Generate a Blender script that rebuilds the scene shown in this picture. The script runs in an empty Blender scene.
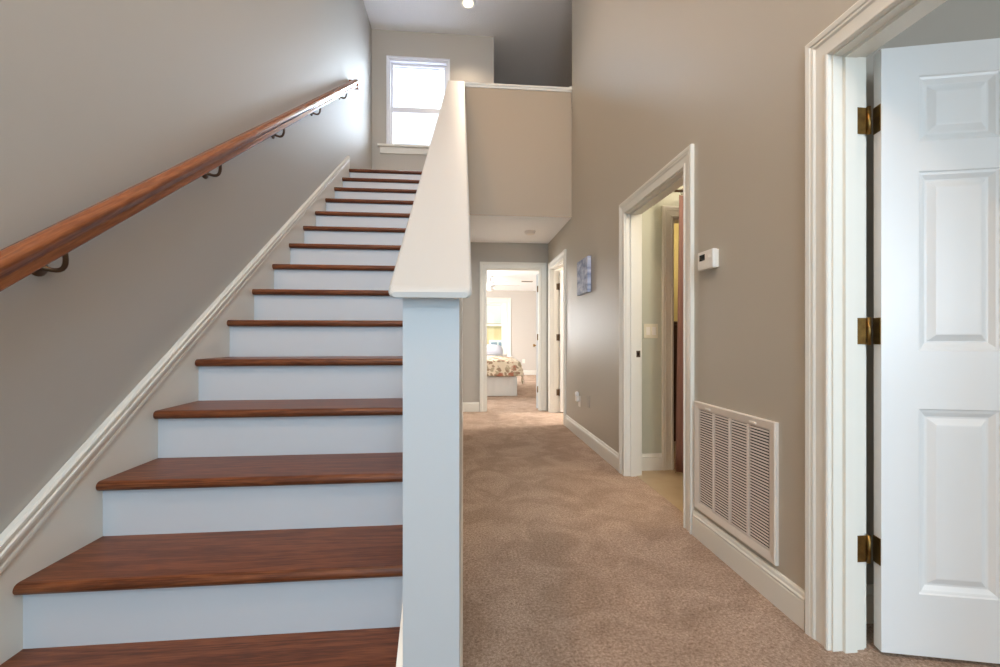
import bpy, bmesh, math, random
from mathutils import Vector, Matrix
random.seed(7)
SC = bpy.context.scene
COL = SC.collection
R = math.radians

# ------------------------------------------------------------------ camera
EYE = 1.06
cam_d = bpy.data.cameras.new('camera')
cam_d.sensor_width = 36.0
cam_d.lens = 0.41995 * 36.0
cam_d.shift_y = 0.00495
cam_d.clip_start = 0.02
cam = bpy.data.objects.new('camera', cam_d)
COL.objects.link(cam)
cam.location = (0, 0, EYE)
cam.rotation_euler = (R(90), 0, -0.0875)
SC.camera = cam

# ------------------------------------------------------------------ exposure, sky, large lights
SC.view_settings.view_transform = 'Standard'
SC.view_settings.look = 'None'
SC.view_settings.gamma = 1.0
SC.view_settings.use_curve_mapping = False
SC.view_settings.exposure = 0.0
try:
    SC.cycles.use_denoising = True
    SC.cycles.max_bounces = 10
    SC.cycles.diffuse_bounces = 6
except Exception:
    pass

world = bpy.data.worlds.new('sky')
SC.world = world
world.use_nodes = True
bg = world.node_tree.nodes['Background']
bg.inputs['Color'].default_value = (0.72, 0.86, 1.0, 1)
bg.inputs['Strength'].default_value = 1.2


def area(name, loc, target, sx, sy, power, color):
    d = bpy.data.lights.new(name, 'AREA')
    d.shape = 'RECTANGLE'
    d.size, d.size_y = sx, sy
    d.energy = power
    d.color = color
    o = bpy.data.objects.new(name, d)
    COL.objects.link(o)
    o.location = loc
    o.rotation_euler = (Vector(target) - Vector(loc)).to_track_quat('-Z', 'Y').to_euler()
    return o


def point(name, loc, power, color, radius=0.1):
    d = bpy.data.lights.new(name, 'POINT')
    d.energy = power
    d.color = color
    d.shadow_soft_size = radius
    o = bpy.data.objects.new(name, d)
    COL.objects.link(o)
    o.location = loc
    return o


COOL = (0.82, 0.92, 1.0)
WARM = (1.0, 0.80, 0.60)
# daylight through the entry windows behind the camera, the stair and bedroom windows, plus added fills
area('entry_daylight', (-0.1, -3.3, 1.6), (0.0, 1.0, 1.0), 2.3, 2.6, 78, (0.36, 0.71, 1.0))
area('stair_window_daylight', (-0.62, 6.9, 4.7), (-0.62, 5.0, 4.2), 1.7, 1.9, 340, (0.72, 0.86, 1.0))
area('bedroom_window_daylight', (0.5, 13.2, 3.6), (0.6, 9.0, 0.6), 2.4, 1.6, 430, (0.95, 0.97, 1.0))
area('bedroom_side_fill', (-2.3, 9.0, 1.6), (1.0, 9.0, 1.0), 2.6, 1.6, 460, (0.97, 0.98, 1.0))  # added at an unseen side opening to brighten the bedroom
area('side_room_daylight', (2.8, -3.4, 1.6), (2.6, 0.0, 1.3), 1.7, 1.3, 110, (0.74, 0.88, 1.0))
area('last_room_fill', (3.2, 5.5, 2.3), (1.6, 5.4, 0.6), 0.8, 0.8, 150, (1.0, 0.95, 0.90))  # added inside the last room to spill light into the hall
area('high_entry_fill', (0.0, -3.3, 4.2), (0.0, 2.0, 5.3), 1.9, 1.0, 150, (0.72, 0.86, 1.0))  # added unseen to brighten and cool the ceiling and upper walls
area('bedroom_sheen_fill', (-0.95, 12.7, 1.4), (-0.9, 9.0, 1.2), 1.3, 1.5, 105, (0.93, 0.96, 1.0))  # added behind an unseen window for the sheen on the hall wall
sun_d = bpy.data.lights.new('sun', 'SUN')
sun_d.energy = 5.0
sun_d.angle = R(1.0)
sun_d.color = (1.0, 0.97, 0.92)
sun = bpy.data.objects.new('sun', sun_d)
COL.objects.link(sun)
sun.location = (-6, -8, 16)
sun.rotation_euler = Vector((0.22, 0.36, -1.0)).to_track_quat('-Z', 'Y').to_euler()
# hanging foyer lamp near the stair wall, out of view
point('foyer_lamp_light', (-0.95, 0.0, 4.4), 104, (1.0, 0.59, 0.30), 0.10)
area('foyer_ceiling_fill', (0.1, -0.3, 5.2), (0.1, -0.2, 0.0), 1.4, 1.4, 26, (0.90, 0.95, 1.0))  # added overhead fill to even out the walls, no fixture there

# ------------------------------------------------------------------ materials
MATS = {}


def srgb(r, g, b):
    f = lambda c: (c / 255 / 12.92) if c / 255 <= 0.04045 else ((c / 255 + 0.055) / 1.055) ** 2.4
    return (f(r), f(g), f(b), 1)


def mat(name, col, rough=0.5, spec=0.5, metal=0.0, bump=None, var=None, sheen=0.0):
    """bump = (noise scale, strength, distance); var = (noise scale, second colour, contrast)"""
    m = bpy.data.materials.new(name)
    m.use_nodes = True
    nt = m.node_tree
    b = nt.nodes['Principled BSDF']
    b.inputs['Base Color'].default_value = col
    b.inputs['Roughness'].default_value = rough
    b.inputs['Metallic'].default_value = metal
    b.inputs['Specular IOR Level'].default_value = spec
    tc = nt.nodes.new('ShaderNodeTexCoord')
    if bump:
        n = nt.nodes.new('ShaderNodeTexNoise')
        n.inputs['Scale'].default_value = bump[0]
        n.inputs['Detail'].default_value = 3
        nt.links.new(tc.outputs['Object'], n.inputs['Vector'])
        bp = nt.nodes.new('ShaderNodeBump')
        bp.inputs['Strength'].default_value = bump[1]
        bp.inputs['Distance'].default_value = bump[2]
        nt.links.new(n.outputs['Fac'], bp.inputs['Height'])
        nt.links.new(bp.outputs['Normal'], b.inputs['Normal'])
    if var:
        n = nt.nodes.new('ShaderNodeTexNoise')
        n.inputs['Scale'].default_value = var[0]
        n.inputs['Detail'].default_value = 4
        nt.links.new(tc.outputs['Object'], n.inputs['Vector'])
        r = nt.nodes.new('ShaderNodeValToRGB')
        c = var[2]
        r.color_ramp.elements[0].position = 0.5 - c
        r.color_ramp.elements[0].color = col
        r.color_ramp.elements[1].position = 0.5 + c
        r.color_ramp.elements[1].color = var[1]
        nt.links.new(n.outputs['Fac'], r.inputs['Fac'])
        nt.links.new(r.outputs['Color'], b.inputs['Base Color'])
    MATS[name] = m
    return m


WALL = mat('greige_wall_paint', srgb(181, 174, 163), 0.48, 0.55, bump=(260, 0.10, 0.002))
WALLL = mat('grey_stair_wall_paint', srgb(181, 178, 171), 0.60, 1.0, bump=(260, 0.10, 0.002))
WALLR = mat('eggshell_hall_wall_paint', srgb(183, 174, 158), 0.42, 1.0, bump=(260, 0.10, 0.002))
BATHWALL = mat('pale_green_grey_paint', srgb(190, 190, 172), 0.45, 0.4, bump=(260, 0.1, 0.002))
CEIL = mat('textured_ceiling_paint', srgb(240, 240, 239), 0.9, 0.1, bump=(55, 0.55, 0.01))
TRIM = mat('white_trim_paint', srgb(228, 224, 213), 0.32, 0.5)
HALFWALL = mat('pale_half_wall_paint', srgb(196, 199, 200), 0.45, 0.4, bump=(260, 0.08, 0.002))
CAPW = mat('off_white_cap_paint', srgb(191, 188, 182), 0.40, 0.4)
DOORW = mat('white_door_paint', srgb(230, 231, 230), 0.35, 0.5, bump=(120, 0.04, 0.001))
GALLERY = mat('warm_lit_gallery_paint', srgb(178, 162, 141), 0.48, 0.4, bump=(260, 0.10, 0.002))  # wall greige shifted to tan: warm lamp light put into the colour
RISER = mat('white_riser_paint', srgb(204, 206, 208), 0.35, 0.5)
BRASS = mat('aged_brass', srgb(150, 118, 66), 0.36, 0.5, 1.0, var=(40, srgb(110, 84, 48), 0.25))
BRONZE = mat('dark_bracket_metal', srgb(104, 86, 70), 0.38, 0.5, 1.0)
PLASTIC = mat('white_plastic', srgb(232, 226, 216), 0.4, 0.5)
ALMOND = mat('almond_plastic', srgb(222, 214, 190), 0.4, 0.5)
GRILLE = mat('painted_steel_grille', srgb(222, 212, 200), 0.42, 0.5)
DARKGAP = mat('recess_shade', srgb(38, 34, 30), 0.9, 0.1)  # near-black colour standing in for shade in recesses
LCD = mat('display_glass', srgb(28, 30, 26), 0.15, 0.5)
VINYL = mat('tan_sheet_vinyl', srgb(178, 158, 128), 0.35, 0.5, var=(9, srgb(164, 142, 110), 0.3))
CURTAIN = mat('brown_curtain_cloth', srgb(138, 104, 95), 0.8, 0.2, bump=(400, 0.2, 0.001))
DARKWOOD = mat('dark_cabinet_wood', srgb(62, 38, 26), 0.4, 0.4)
LINEN = mat('white_linen', srgb(222, 218, 210), 0.85, 0.2, bump=(30, 0.15, 0.01))
PILLOWM = mat('grey_stripe_pillow_cloth', srgb(190, 190, 196), 0.85, 0.2)
VINYLSASH = mat('white_window_sash', srgb(226, 226, 230), 0.4, 0.5)
FANW = mat('white_fan_enamel', srgb(240, 240, 238), 0.35, 0.5)
NICKEL = mat('brushed_nickel', srgb(150, 148, 142), 0.3, 0.5, 1.0)
SIDINGW = mat('white_siding', srgb(240, 238, 232), 0.7, 0.3)
SIDINGY = mat('yellow_siding', srgb(236, 208, 156), 0.7, 0.3)
ROOFM = mat('grey_shingle', srgb(150, 152, 158), 0.9, 0.2, bump=(40, 0.3, 0.02))
LAWN = mat('lawn', srgb(110, 130, 80), 0.9, 0.1, var=(6, srgb(130, 140, 95), 0.3))
HOUSEGLASS = mat('house_window_glass', srgb(150, 165, 180), 0.1, 0.5)


def carpet_mat():
    m = bpy.data.materials.new('beige_cut_pile_carpet')
    m.use_nodes = True
    nt = m.node_tree
    L = nt.links.new
    b = nt.nodes['Principled BSDF']
    b.inputs['Roughness'].default_value = 0.95
    b.inputs['Specular IOR Level'].default_value = 0.05
    tc = nt.nodes.new('ShaderNodeTexCoord')

    def noise(scale, det, dist=0.0, rough=0.5):
        n = nt.nodes.new('ShaderNodeTexNoise')
        n.inputs['Scale'].default_value = scale
        n.inputs['Detail'].default_value = det
        n.inputs['Roughness'].default_value = rough
        n.inputs['Distortion'].default_value = dist
        L(tc.outputs['Object'], n.inputs['Vector'])
        return n

    def ramp(n, a, ca, z, cz):
        r = nt.nodes.new('ShaderNodeValToRGB')
        r.color_ramp.elements[0].position = a
        r.color_ramp.elements[0].color = ca
        r.color_ramp.elements[1].position = z
        r.color_ramp.elements[1].color = cz
        L(n.outputs['Fac'], r.inputs['Fac'])
        return r

    fib = noise(95, 6, 0.3, 0.85)
    pile = noise(3.6, 6, 1.1, 0.6)
    r1 = ramp(fib, 0.32, srgb(130, 101, 81), 0.68, srgb(236, 210, 188))
    r2 = ramp(pile, 0.40, (0.80, 0.785, 0.77, 1), 0.60, (1.0, 1.0, 1.0, 1))
    mx = nt.nodes.new('ShaderNodeMix')
    mx.data_type = 'RGBA'
    mx.blend_type = 'MULTIPLY'
    mx.inputs[0].default_value = 1.0
    L(r1.outputs['Color'], mx.inputs[6])
    L(r2.outputs['Color'], mx.inputs[7])
    L(mx.outputs[2], b.inputs['Base Color'])
    bp = nt.nodes.new('ShaderNodeBump')
    bp.inputs['Strength'].default_value = 0.8
    bp.inputs['Distance'].default_value = 0.012
    L(fib.outputs['Fac'], bp.inputs['Height'])
    bp2 = nt.nodes.new('ShaderNodeBump')
    bp2.inputs['Strength'].default_value = 0.35
    bp2.inputs['Distance'].default_value = 0.03
    L(pile.outputs['Fac'], bp2.inputs['Height'])
    L(bp.outputs['Normal'], bp2.inputs['Normal'])
    L(bp2.outputs['Normal'], b.inputs['Normal'])
    return m


def wood_mat(name, c_dark, c_mid, c_light, along='X', rough=0.28, tilt=0.0, spec=0.5):
    m = bpy.data.materials.new(name)
    m.use_nodes = True
    nt = m.node_tree
    L = nt.links.new
    b = nt.nodes['Principled BSDF']
    b.inputs['Roughness'].default_value = rough
    b.inputs['Specular IOR Level'].default_value = spec
    tc = nt.nodes.new('ShaderNodeTexCoord')
    mp = nt.nodes.new('ShaderNodeMapping')
    sc = {'X': (0.55, 9, 9), 'Y': (9, 0.55, 9)}[along]
    mp.inputs['Scale'].default_value = sc
    rot = nt.nodes.new('ShaderNodeMapping')
    rot.inputs['Rotation'].default_value = (-tilt, 0, 0)
    oi = nt.nodes.new('ShaderNodeObjectInfo')
    mu = nt.nodes.new('ShaderNodeVectorMath')
    mu.operation = 'ADD'
    cb = nt.nodes.new('ShaderNodeCombineXYZ')
    ml = nt.nodes.new('ShaderNodeMath')
    ml.operation = 'MULTIPLY'
    ml.inputs[1].default_value = 17.0
    L(oi.outputs['Random'], ml.inputs[0])
    for k in range(3):
        L(ml.outputs[0], cb.inputs[k])
    L(tc.outputs['Object'], rot.inputs['Vector'])
    L(rot.outputs['Vector'], mp.inputs['Vector'])
    L(mp.outputs['Vector'], mu.inputs[0])
    L(cb.outputs['Vector'], mu.inputs[1])
    n = nt.nodes.new('ShaderNodeTexNoise')
    n.inputs['Scale'].default_value = 1.6
    n.inputs['Detail'].default_value = 2
    n.inputs['Distortion'].default_value = 0.6
    L(mu.outputs[0], n.inputs['Vector'])
    # cathedral rings: sine of the noise
    k1 = nt.nodes.new('ShaderNodeMath'); k1.operation = 'MULTIPLY'; k1.inputs[1].default_value = 46
    k2 = nt.nodes.new('ShaderNodeMath'); k2.operation = 'SINE'
    L(n.outputs['Fac'], k1.inputs[0]); L(k1.outputs[0], k2.inputs[0])
    g = nt.nodes.new('ShaderNodeTexNoise')
    g.inputs['Scale'].default_value = 30
    g.inputs['Detail'].default_value = 6
    L(mu.outputs[0], g.inputs['Vector'])
    k3 = nt.nodes.new('ShaderNodeMath'); k3.operation = 'MULTIPLY_ADD'
    k3.inputs[1].default_value = 0.13
    L(k2.outputs[0], k3.inputs[0]); L(g.outputs['Fac'], k3.inputs[2])
    r = nt.nodes.new('ShaderNodeValToRGB')
    r.color_ramp.elements[0].position = 0.28
    r.color_ramp.elements[0].color = c_dark
    r.color_ramp.elements[1].position = 0.72
    r.color_ramp.elements[1].color = c_light
    e = r.color_ramp.elements.new(0.5)
    e.color = c_mid
    L(k3.outputs[0], r.inputs['Fac'])
    L(r.outputs['Color'], b.inputs['Base Color'])
    return m


CARPET = carpet_mat()
TREADW = wood_mat('stained_oak_tread', srgb(84, 43, 22), srgb(107, 59, 33), srgb(127, 74, 43), 'X', 0.36, 0.0, 0.3)
RAILW = wood_mat('varnished_oak_rail', srgb(116, 65, 36), srgb(131, 75, 42), srgb(143, 85, 50), 'Y', 0.24, math.atan(0.19570 / 0.26443))


def glass_mat():
    m = bpy.data.materials.new('clear_window_glass')
    m.use_nodes = True
    nt = m.node_tree
    for n in list(nt.nodes):
        nt.nodes.remove(n)
    o = nt.nodes.new('ShaderNodeOutputMaterial')
    t = nt.nodes.new('ShaderNodeBsdfTransparent')
    g = nt.nodes.new('ShaderNodeBsdfGlossy')
    g.inputs['Roughness'].default_value = 0.03
    x = nt.nodes.new('ShaderNodeMixShader')
    x.inputs[0].default_value = 0.06
    nt.links.new(t.outputs[0], x.inputs[1])
    nt.links.new(g.outputs[0], x.inputs[2])
    nt.links.new(x.outputs[0], o.inputs['Surface'])
    return m


def slat_mat():
    m = bpy.data.materials.new('white_blind_slat')
    m.use_nodes = True
    nt = m.node_tree
    o = nt.nodes['Material Output']
    b = nt.nodes['Principled BSDF']
    b.inputs['Base Color'].default_value = srgb(240, 240, 244)
    b.inputs['Roughness'].default_value = 0.5
    t = nt.nodes.new('ShaderNodeBsdfTranslucent')
    t.inputs['Color'].default_value = srgb(240, 240, 246)
    x = nt.nodes.new('ShaderNodeMixShader')
    x.inputs[0].default_value = 0.5
    nt.links.new(b.outputs[0], x.inputs[1])
    nt.links.new(t.outputs[0], x.inputs[2])
    nt.links.new(x.outputs[0], o.inputs['Surface'])
    return m


def emit_mat(name, col, strength):
    m = bpy.data.materials.new(name)
    m.use_nodes = True
    b = m.node_tree.nodes['Principled BSDF']
    b.inputs['Base Color'].default_value = col
    b.inputs['Emission Color'].default_value = col
    b.inputs['Emission Strength'].default_value = strength
    return m


def floral_mat():
    m = bpy.data.materials.new('floral_quilt_cloth')
    m.use_nodes = True
    nt = m.node_tree
    L = nt.links.new
    b = nt.nodes['Principled BSDF']
    b.inputs['Roughness'].default_value = 0.85
    b.inputs['Specular IOR Level'].default_value = 0.15
    tc = nt.nodes.new('ShaderNodeTexCoord')
    base = nt.nodes.new('ShaderNodeRGB')
    base.outputs[0].default_value = srgb(222, 206, 180)
    last = base.outputs[0]
    for sc, lo, hi, c, off in ((5.4, 0.20, 0.27, srgb(172, 112, 88), 0.0), (8.5, 0.19, 0.25, srgb(176, 160, 132), 3.3),
                               (13.0, 0.18, 0.25, srgb(158, 132, 108), 7.1)):
        mp = nt.nodes.new('ShaderNodeMapping')
        mp.inputs['Location'].default_value = (off, off * 0.6, off * 1.3)
        L(tc.outputs['Object'], mp.inputs['Vector'])
        nz = nt.nodes.new('ShaderNodeTexNoise')
        nz.inputs['Scale'].default_value = 12
        L(mp.outputs['Vector'], nz.inputs['Vector'])
        mixv = nt.nodes.new('ShaderNodeMix')
        mixv.data_type = 'VECTOR'
        mixv.inputs[0].default_value = 0.10
        L(mp.outputs['Vector'], mixv.inputs[4])
        L(nz.outputs['Color'], mixv.inputs[5])
        v = nt.nodes.new('ShaderNodeTexVoronoi')
        v.inputs['Scale'].default_value = sc
        L(mixv.outputs[1], v.inputs['Vector'])
        r = nt.nodes.new('ShaderNodeValToRGB')
        r.color_ramp.elements[0].position = lo * 1.6
        r.color_ramp.elements[0].color = (1, 1, 1, 1)
        r.color_ramp.elements[1].position = hi * 1.6
        r.color_ramp.elements[1].color = (0, 0, 0, 1)
        L(v.outputs['Distance'], r.inputs['Fac'])
        mx = nt.nodes.new('ShaderNodeMix')
        mx.data_type = 'RGBA'
        L(r.outputs['Color'], mx.inputs[0])
        L(last, mx.inputs[6])
        mx.inputs[7].default_value = c
        last = mx.outputs[2]
    L(last, b.inputs['Base Color'])
    return m


def canvas_mat():
    m = bpy.data.materials.new('blue_printed_canvas')
    m.use_nodes = True
    nt = m.node_tree
    L = nt.links.new
    b = nt.nodes['Principled BSDF']
    b.inputs['Roughness'].default_value = 0.6
    tc = nt.nodes.new('ShaderNodeTexCoord')
    mp = nt.nodes.new('ShaderNodeMapping')
    mp.inputs['Scale'].default_value = (1, 4, 9)
    L(tc.outputs['Object'], mp.inputs['Vector'])
    n = nt.nodes.new('ShaderNodeTexNoise')
    n.inputs['Scale'].default_value = 2.2
    n.inputs['Detail'].default_value = 5
    L(mp.outputs['Vector'], n.inputs['Vector'])
    r = nt.nodes.new('ShaderNodeValToRGB')
    for p, c in ((0.34, srgb(126, 138, 172)), (0.66, srgb(206, 210, 222))):
        e = r.color_ramp.elements[0 if p < 0.5 else 1]
        e.position = p
        e.color = c
    e = r.color_ramp.elements.new(0.5)
    e.color = srgb(172, 182, 206)
    L(n.outputs['Fac'], r.inputs['Fac'])
    L(r.outputs['Color'], b.inputs['Base Color'])
    return m


GLASS = glass_mat()
SLAT = slat_mat()
LENS = emit_mat('lit_lamp_lens', (1.0, 0.86, 0.66, 1), 6.0)
FLORAL = floral_mat()
CANVAS = canvas_mat()


# ------------------------------------------------------------------ mesh helpers
class MB:
    def __init__(s):
        s.v, s.f, s.sm = [], [], []

    def add(s, vs, fs, smooth=False):
        b = len(s.v)
        s.v += [tuple(v) for v in vs]
        s.f += [tuple(i + b for i in f) for f in fs]
        s.sm += [smooth] * len(fs)
        return s

    def box(s, a, b):
        (x0, y0, z0), (x1, y1, z1) = a, b
        return s.add([(x0, y0, z0), (x1, y0, z0), (x1, y1, z0), (x0, y1, z0), (x0, y0, z1), (x1, y0, z1), (x1, y1, z1), (x0, y1, z1)],
                     [(3, 2, 1, 0), (4, 5, 6, 7), (0, 1, 5, 4), (1, 2, 6, 5), (2, 3, 7, 6), (3, 0, 4, 7)])

    def rbox(s, a, b, r=0.003):
        """box with chamfered edges"""
        bm = bmesh.new()
        bmesh.ops.create_cube(bm, size=1)
        d = [b[i] - a[i] for i in range(3)]
        for v in bm.verts:
            v.co = Vector([a[i] + (v.co[i] + 0.5) * d[i] for i in range(3)])
        bmesh.ops.bevel(bm, geom=list(bm.edges), offset=min(r, min(abs(x) for x in d) * 0.45), segments=2, profile=0.6, affect='EDGES')
        bm.verts.index_update()
        s.add([v.co[:] for v in bm.verts], [[v.index for v in f.verts] for f in bm.faces])
        bm.free()
        return s

    def prism(s, poly, axis, a, b):
        """poly (p,q) extruded along axis from a to b; X: (y,z), Y: (x,z), Z: (x,y)"""
        mk = {'X': lambda p, t: (t, p[0], p[1]), 'Y': lambda p, t: (p[0], t, p[1]), 'Z': lambda p, t: (p[0], p[1], t)}[axis]
        n = len(poly)
        vs = [mk(p, a) for p in poly] + [mk(p, b) for p in poly]
        fs = [tuple(range(n))[::-1], tuple(range(n, 2 * n))] + [(i, (i + 1) % n, n + (i + 1) % n, n + i) for i in range(n)]
        return s.add(vs, fs)

    def lathe(s, prof, origin=(0, 0, 0), axis='Z', seg=24):
        """prof list of (r, h)"""
        vs, fs = [], []
        for r, h in prof:
            for k in range(seg):
                t = 2 * math.pi * k / seg
                c, d = r * math.cos(t), r * math.sin(t)
                p = {'Z': (c, d, h), 'X': (h, c, d), 'Y': (c, h, d)}[axis]
                vs.append([origin[i] + p[i] for i in range(3)])
        for j in range(len(prof) - 1):
            for k in range(seg):
                fs.append((j * seg + k, j * seg + (k + 1) % seg, (j + 1) * seg + (k + 1) % seg, (j + 1) * seg + k))
        fs.append(tuple(range(seg))[::-1])
        m = (len(prof) - 1) * seg
        fs.append(tuple(range(m, m + seg)))
        return s.add(vs, fs, True)

    def tube(s, pts, r, seg=10, caps=True):
        pts = [Vector(p) for p in pts]
        rs = r if isinstance(r, (list, tuple)) else [r] * len(pts)
        vs, fs = [], []
        up = None
        for i, p in enumerate(pts):
            t = (pts[min(i + 1, len(pts) - 1)] - pts[max(i - 1, 0)]).normalized()
            if up is None:
                up = t.orthogonal().normalized()
            up = (up - t * up.dot(t)).normalized()
            w = t.cross(up)
            for k in range(seg):
                a = 2 * math.pi * k / seg
                vs.append(p + (up * math.cos(a) + w * math.sin(a)) * rs[i])
        for i in range(len(pts) - 1):
            for k in range(seg):
                fs.append((i * seg + k, i * seg + (k + 1) % seg, (i + 1) * seg + (k + 1) % seg, (i + 1) * seg + k))
        if caps:
            fs.append(tuple(range(seg))[::-1])
            m = (len(pts) - 1) * seg
            fs.append(tuple(range(m, m + seg)))
        return s.add(vs, fs, True)

    def sweep(s, prof, frames, smooth=False):
        """closed profile (p,q); frames: list of functions (p,q) -> xyz"""
        n = len(prof)
        vs, fs = [], []
        for fr in frames:
            vs += [fr(p, q) for p, q in prof]
        for j in range(len(frames) - 1):
            for i in range(n):
                fs.append((j * n + i, j * n + (i + 1) % n, (j + 1) * n + (i + 1) % n, (j + 1) * n + i))
        fs.append(tuple(range(n))[::-1])
        m = (len(frames) - 1) * n
        fs.append(tuple(range(m, m + n)))
        return s.add(vs, fs, smooth)

    def build(s, name, material, parent=None, smooth_angle=None):
        me = bpy.data.meshes.new(name)
        me.from_pydata(s.v, [], s.f)
        bm = bmesh.new()
        bm.from_mesh(me)
        bmesh.ops.recalc_face_normals(bm, faces=bm.faces)
        bm.to_mesh(me)
        bm.free()
        for p, sm in zip(me.polygons, s.sm):
            p.use_smooth = sm
        me.materials.append(material)
        o = bpy.data.objects.new(name, me)
        COL.objects.link(o)
        if parent is not None:
            o.parent = parent
            o.matrix_parent_inverse = world_of(parent).inverted()
        return o


def world_of(o):
    m = Matrix.LocRotScale(o.location, o.rotation_euler, o.scale)
    return (world_of(o.parent) @ o.matrix_parent_inverse @ m) if o.parent else m


def tag(o, label, cat, group=None, kind=None):
    o['label'] = label
    o['category'] = cat
    if group:
        o['group'] = group
    if kind:
        o['kind'] = kind
    return o


def thing(name, label, cat, loc=(0, 0, 0), group=None, kind=None):
    o = bpy.data.objects.new(name, None)
    o.empty_display_size = 0.1
    COL.objects.link(o)
    o.location = loc
    return tag(o, label, cat, group, kind)


def struct(name, mb, m, label, cat, parent=None):
    return tag(mb.build(name, m, parent), label, cat, kind='structure')


def copy_tree(o, parent=None):
    c = o.copy()
    COL.objects.link(c)
    c.parent = parent
    for ch in list(o.children):
        copy_tree(ch, c)
    return c


def wall_mb(axis, p0, p1, a0, a1, z0, z1, holes=()):
    """wall slab between planes p0,p1 (X planes when axis='Y', i.e. the wall runs along Y), with rectangular holes (a,b,za,zb)"""
    A = sorted({a0, a1, *[h for o in holes for h in o[:2] if a0 <= h <= a1]})
    Z = sorted({z0, z1, *[h for o in holes for h in o[2:] if z0 <= h <= z1]})
    solid = lambda i, j: 0 <= i < len(A) - 1 and 0 <= j < len(Z) - 1 and not any(
        o[0] < (A[i] + A[i + 1]) / 2 < o[1] and o[2] < (Z[j] + Z[j + 1]) / 2 < o[3] for o in holes)
    P = (lambda p, a, z: (p, a, z)) if axis == 'Y' else (lambda p, a, z: (a, p, z))
    mb = MB()
    idx = {}

    def vert(p, i, j):
        k = (p, i, j)
        if k not in idx:
            idx[k] = len(mb.v)
            mb.v.append(P(p, A[i], Z[j]))
        return idx[k]

    def face(*ks):
        mb.f.append(tuple(vert(*k) for k in ks))
        mb.sm.append(False)

    for i in range(len(A) - 1):
        for j in range(len(Z) - 1):
            if not solid(i, j):
                continue
            face((p0, i, j), (p0, i + 1, j), (p0, i + 1, j + 1), (p0, i, j + 1))
            face((p1, i, j), (p1, i, j + 1), (p1, i + 1, j + 1), (p1, i + 1, j))
            if not solid(i - 1, j):
                face((p0, i, j), (p0, i, j + 1), (p1, i, j + 1), (p1, i, j))
            if not solid(i + 1, j):
                face((p0, i + 1, j), (p1, i + 1, j), (p1, i + 1, j + 1), (p0, i + 1, j + 1))
            if not solid(i, j - 1):
                face((p0, i, j), (p1, i, j), (p1, i + 1, j), (p0, i + 1, j))
            if not solid(i, j + 1):
                face((p0, i, j + 1), (p0, i + 1, j + 1), (p1, i + 1, j + 1), (p1, i, j + 1))
    return mb


CASING = [(0.0, 0.0), (0.0, 0.013), (0.004, 0.016), (0.012, 0.016), (0.016, 0.011), (0.050, 0.013), (0.056, 0.018),
          (0.062, 0.019), (0.066, 0.015), (0.070, 0.020), (0.085, 0.022), (0.090, 0.019), (0.090, 0.0)]


def casing_mb(mb, axis, plane, sgn, a0, a1, h, z0=0.0, prof=CASING, four=False):
    """door casing round the opening a0..a1 x z0..h on a wall face at 'plane'; sgn = the way the face looks"""
    P = (lambda t, a, z: (plane + sgn * t, a, z)) if axis == 'Y' else (lambda t, a, z: (a, plane + sgn * t, z))
    fr = [lambda w, t: P(t, a0 - w, z0), lambda w, t: P(t, a0 - w, h + w), lambda w, t: P(t, a1 + w, h + w), lambda w, t: P(t, a1 + w, z0)]
    mb.sweep(prof, fr)
    return mb


def jamb_mb(axis, p0, p1, a0, a1, h, stop_at=None, t=0.018):
    """jamb lining of a doorway, with its stop strip"""
    mb = MB()
    P = (lambda p, a, z: (p, a, z)) if axis == 'Y' else (lambda p, a, z: (a, p, z))

    def bx(pa, pb, aa, ab, za, zb):
        q, r = P(pa, aa, za), P(pb, ab, zb)
        mb.box([min(q[i], r[i]) for i in range(3)], [max(q[i], r[i]) for i in range(3)])

    bx(p0, p1, a0, a0 + t, 0, h)
    bx(p0, p1, a1 - t, a1, 0, h)
    bx(p0, p1, a0 + t, a1 - t, h - t, h)
    if stop_at is not None:
        s0, s1 = stop_at
        bx(s0, s1, a0 + t, a0 + t + 0.011, 0, h - t)
        bx(s0, s1, a1 - t - 0.011, a1 - t, 0, h - t)
        bx(s0, s1, a0 + t + 0.011, a1 - t - 0.011, h - t - 0.011, h - t)
    return mb


BASE = [(0, 0), (0.016, 0), (0.016, 0.098), (0.0135, 0.102), (0.0165, 0.107), (0.0165, 0.112), (0.012, 0.117), (0.010, 0.128),
        (0.006, 0.135), (0, 0.136)]


def base_mb(mb, axis, plane, sgn, a0, a1):
    P = (lambda t, a, z: (plane + sgn * t, a, z)) if axis == 'Y' else (lambda t, a, z: (a, plane + sgn * t, z))
    mb.sweep(BASE, [lambda t, z: P(t, a0, z), lambda t, z: P(t, a1, z)])
    return mb


# ------------------------------------------------------------------ the setting
XL = -1.258          # face of the stair wall
SK = -1.243          # face of the skirt board
XW, XW2 = 1.247, 1.362   # right hall wall
X1, X2 = -0.141, -0.009  # stair half wall
YF = 1.0             # its front end
YB = 5.93            # wall with the stair window
YE, YE2 = 6.10, 6.215    # hall end wall
ZC = 2.457           # hall ceiling
ZU = 2.92            # upper floor
ZT = 5.33            # upper ceiling
YG = 4.76            # gallery wall face
YBK = -3.0
SL = 0.19570 / 0.26443   # stair slope
YN, ZN = 1.0115, 0.1797  # first nosing
GO, RI = 0.26443, 0.19570

D1 = (0.50, 1.335)       # near doorway in the right wall (rough opening)
D2 = (2.252, 3.150)      # bathroom doorway
D3 = (5.085, 5.925)      # doorway at the end of the hall
HD = 2.036

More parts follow.
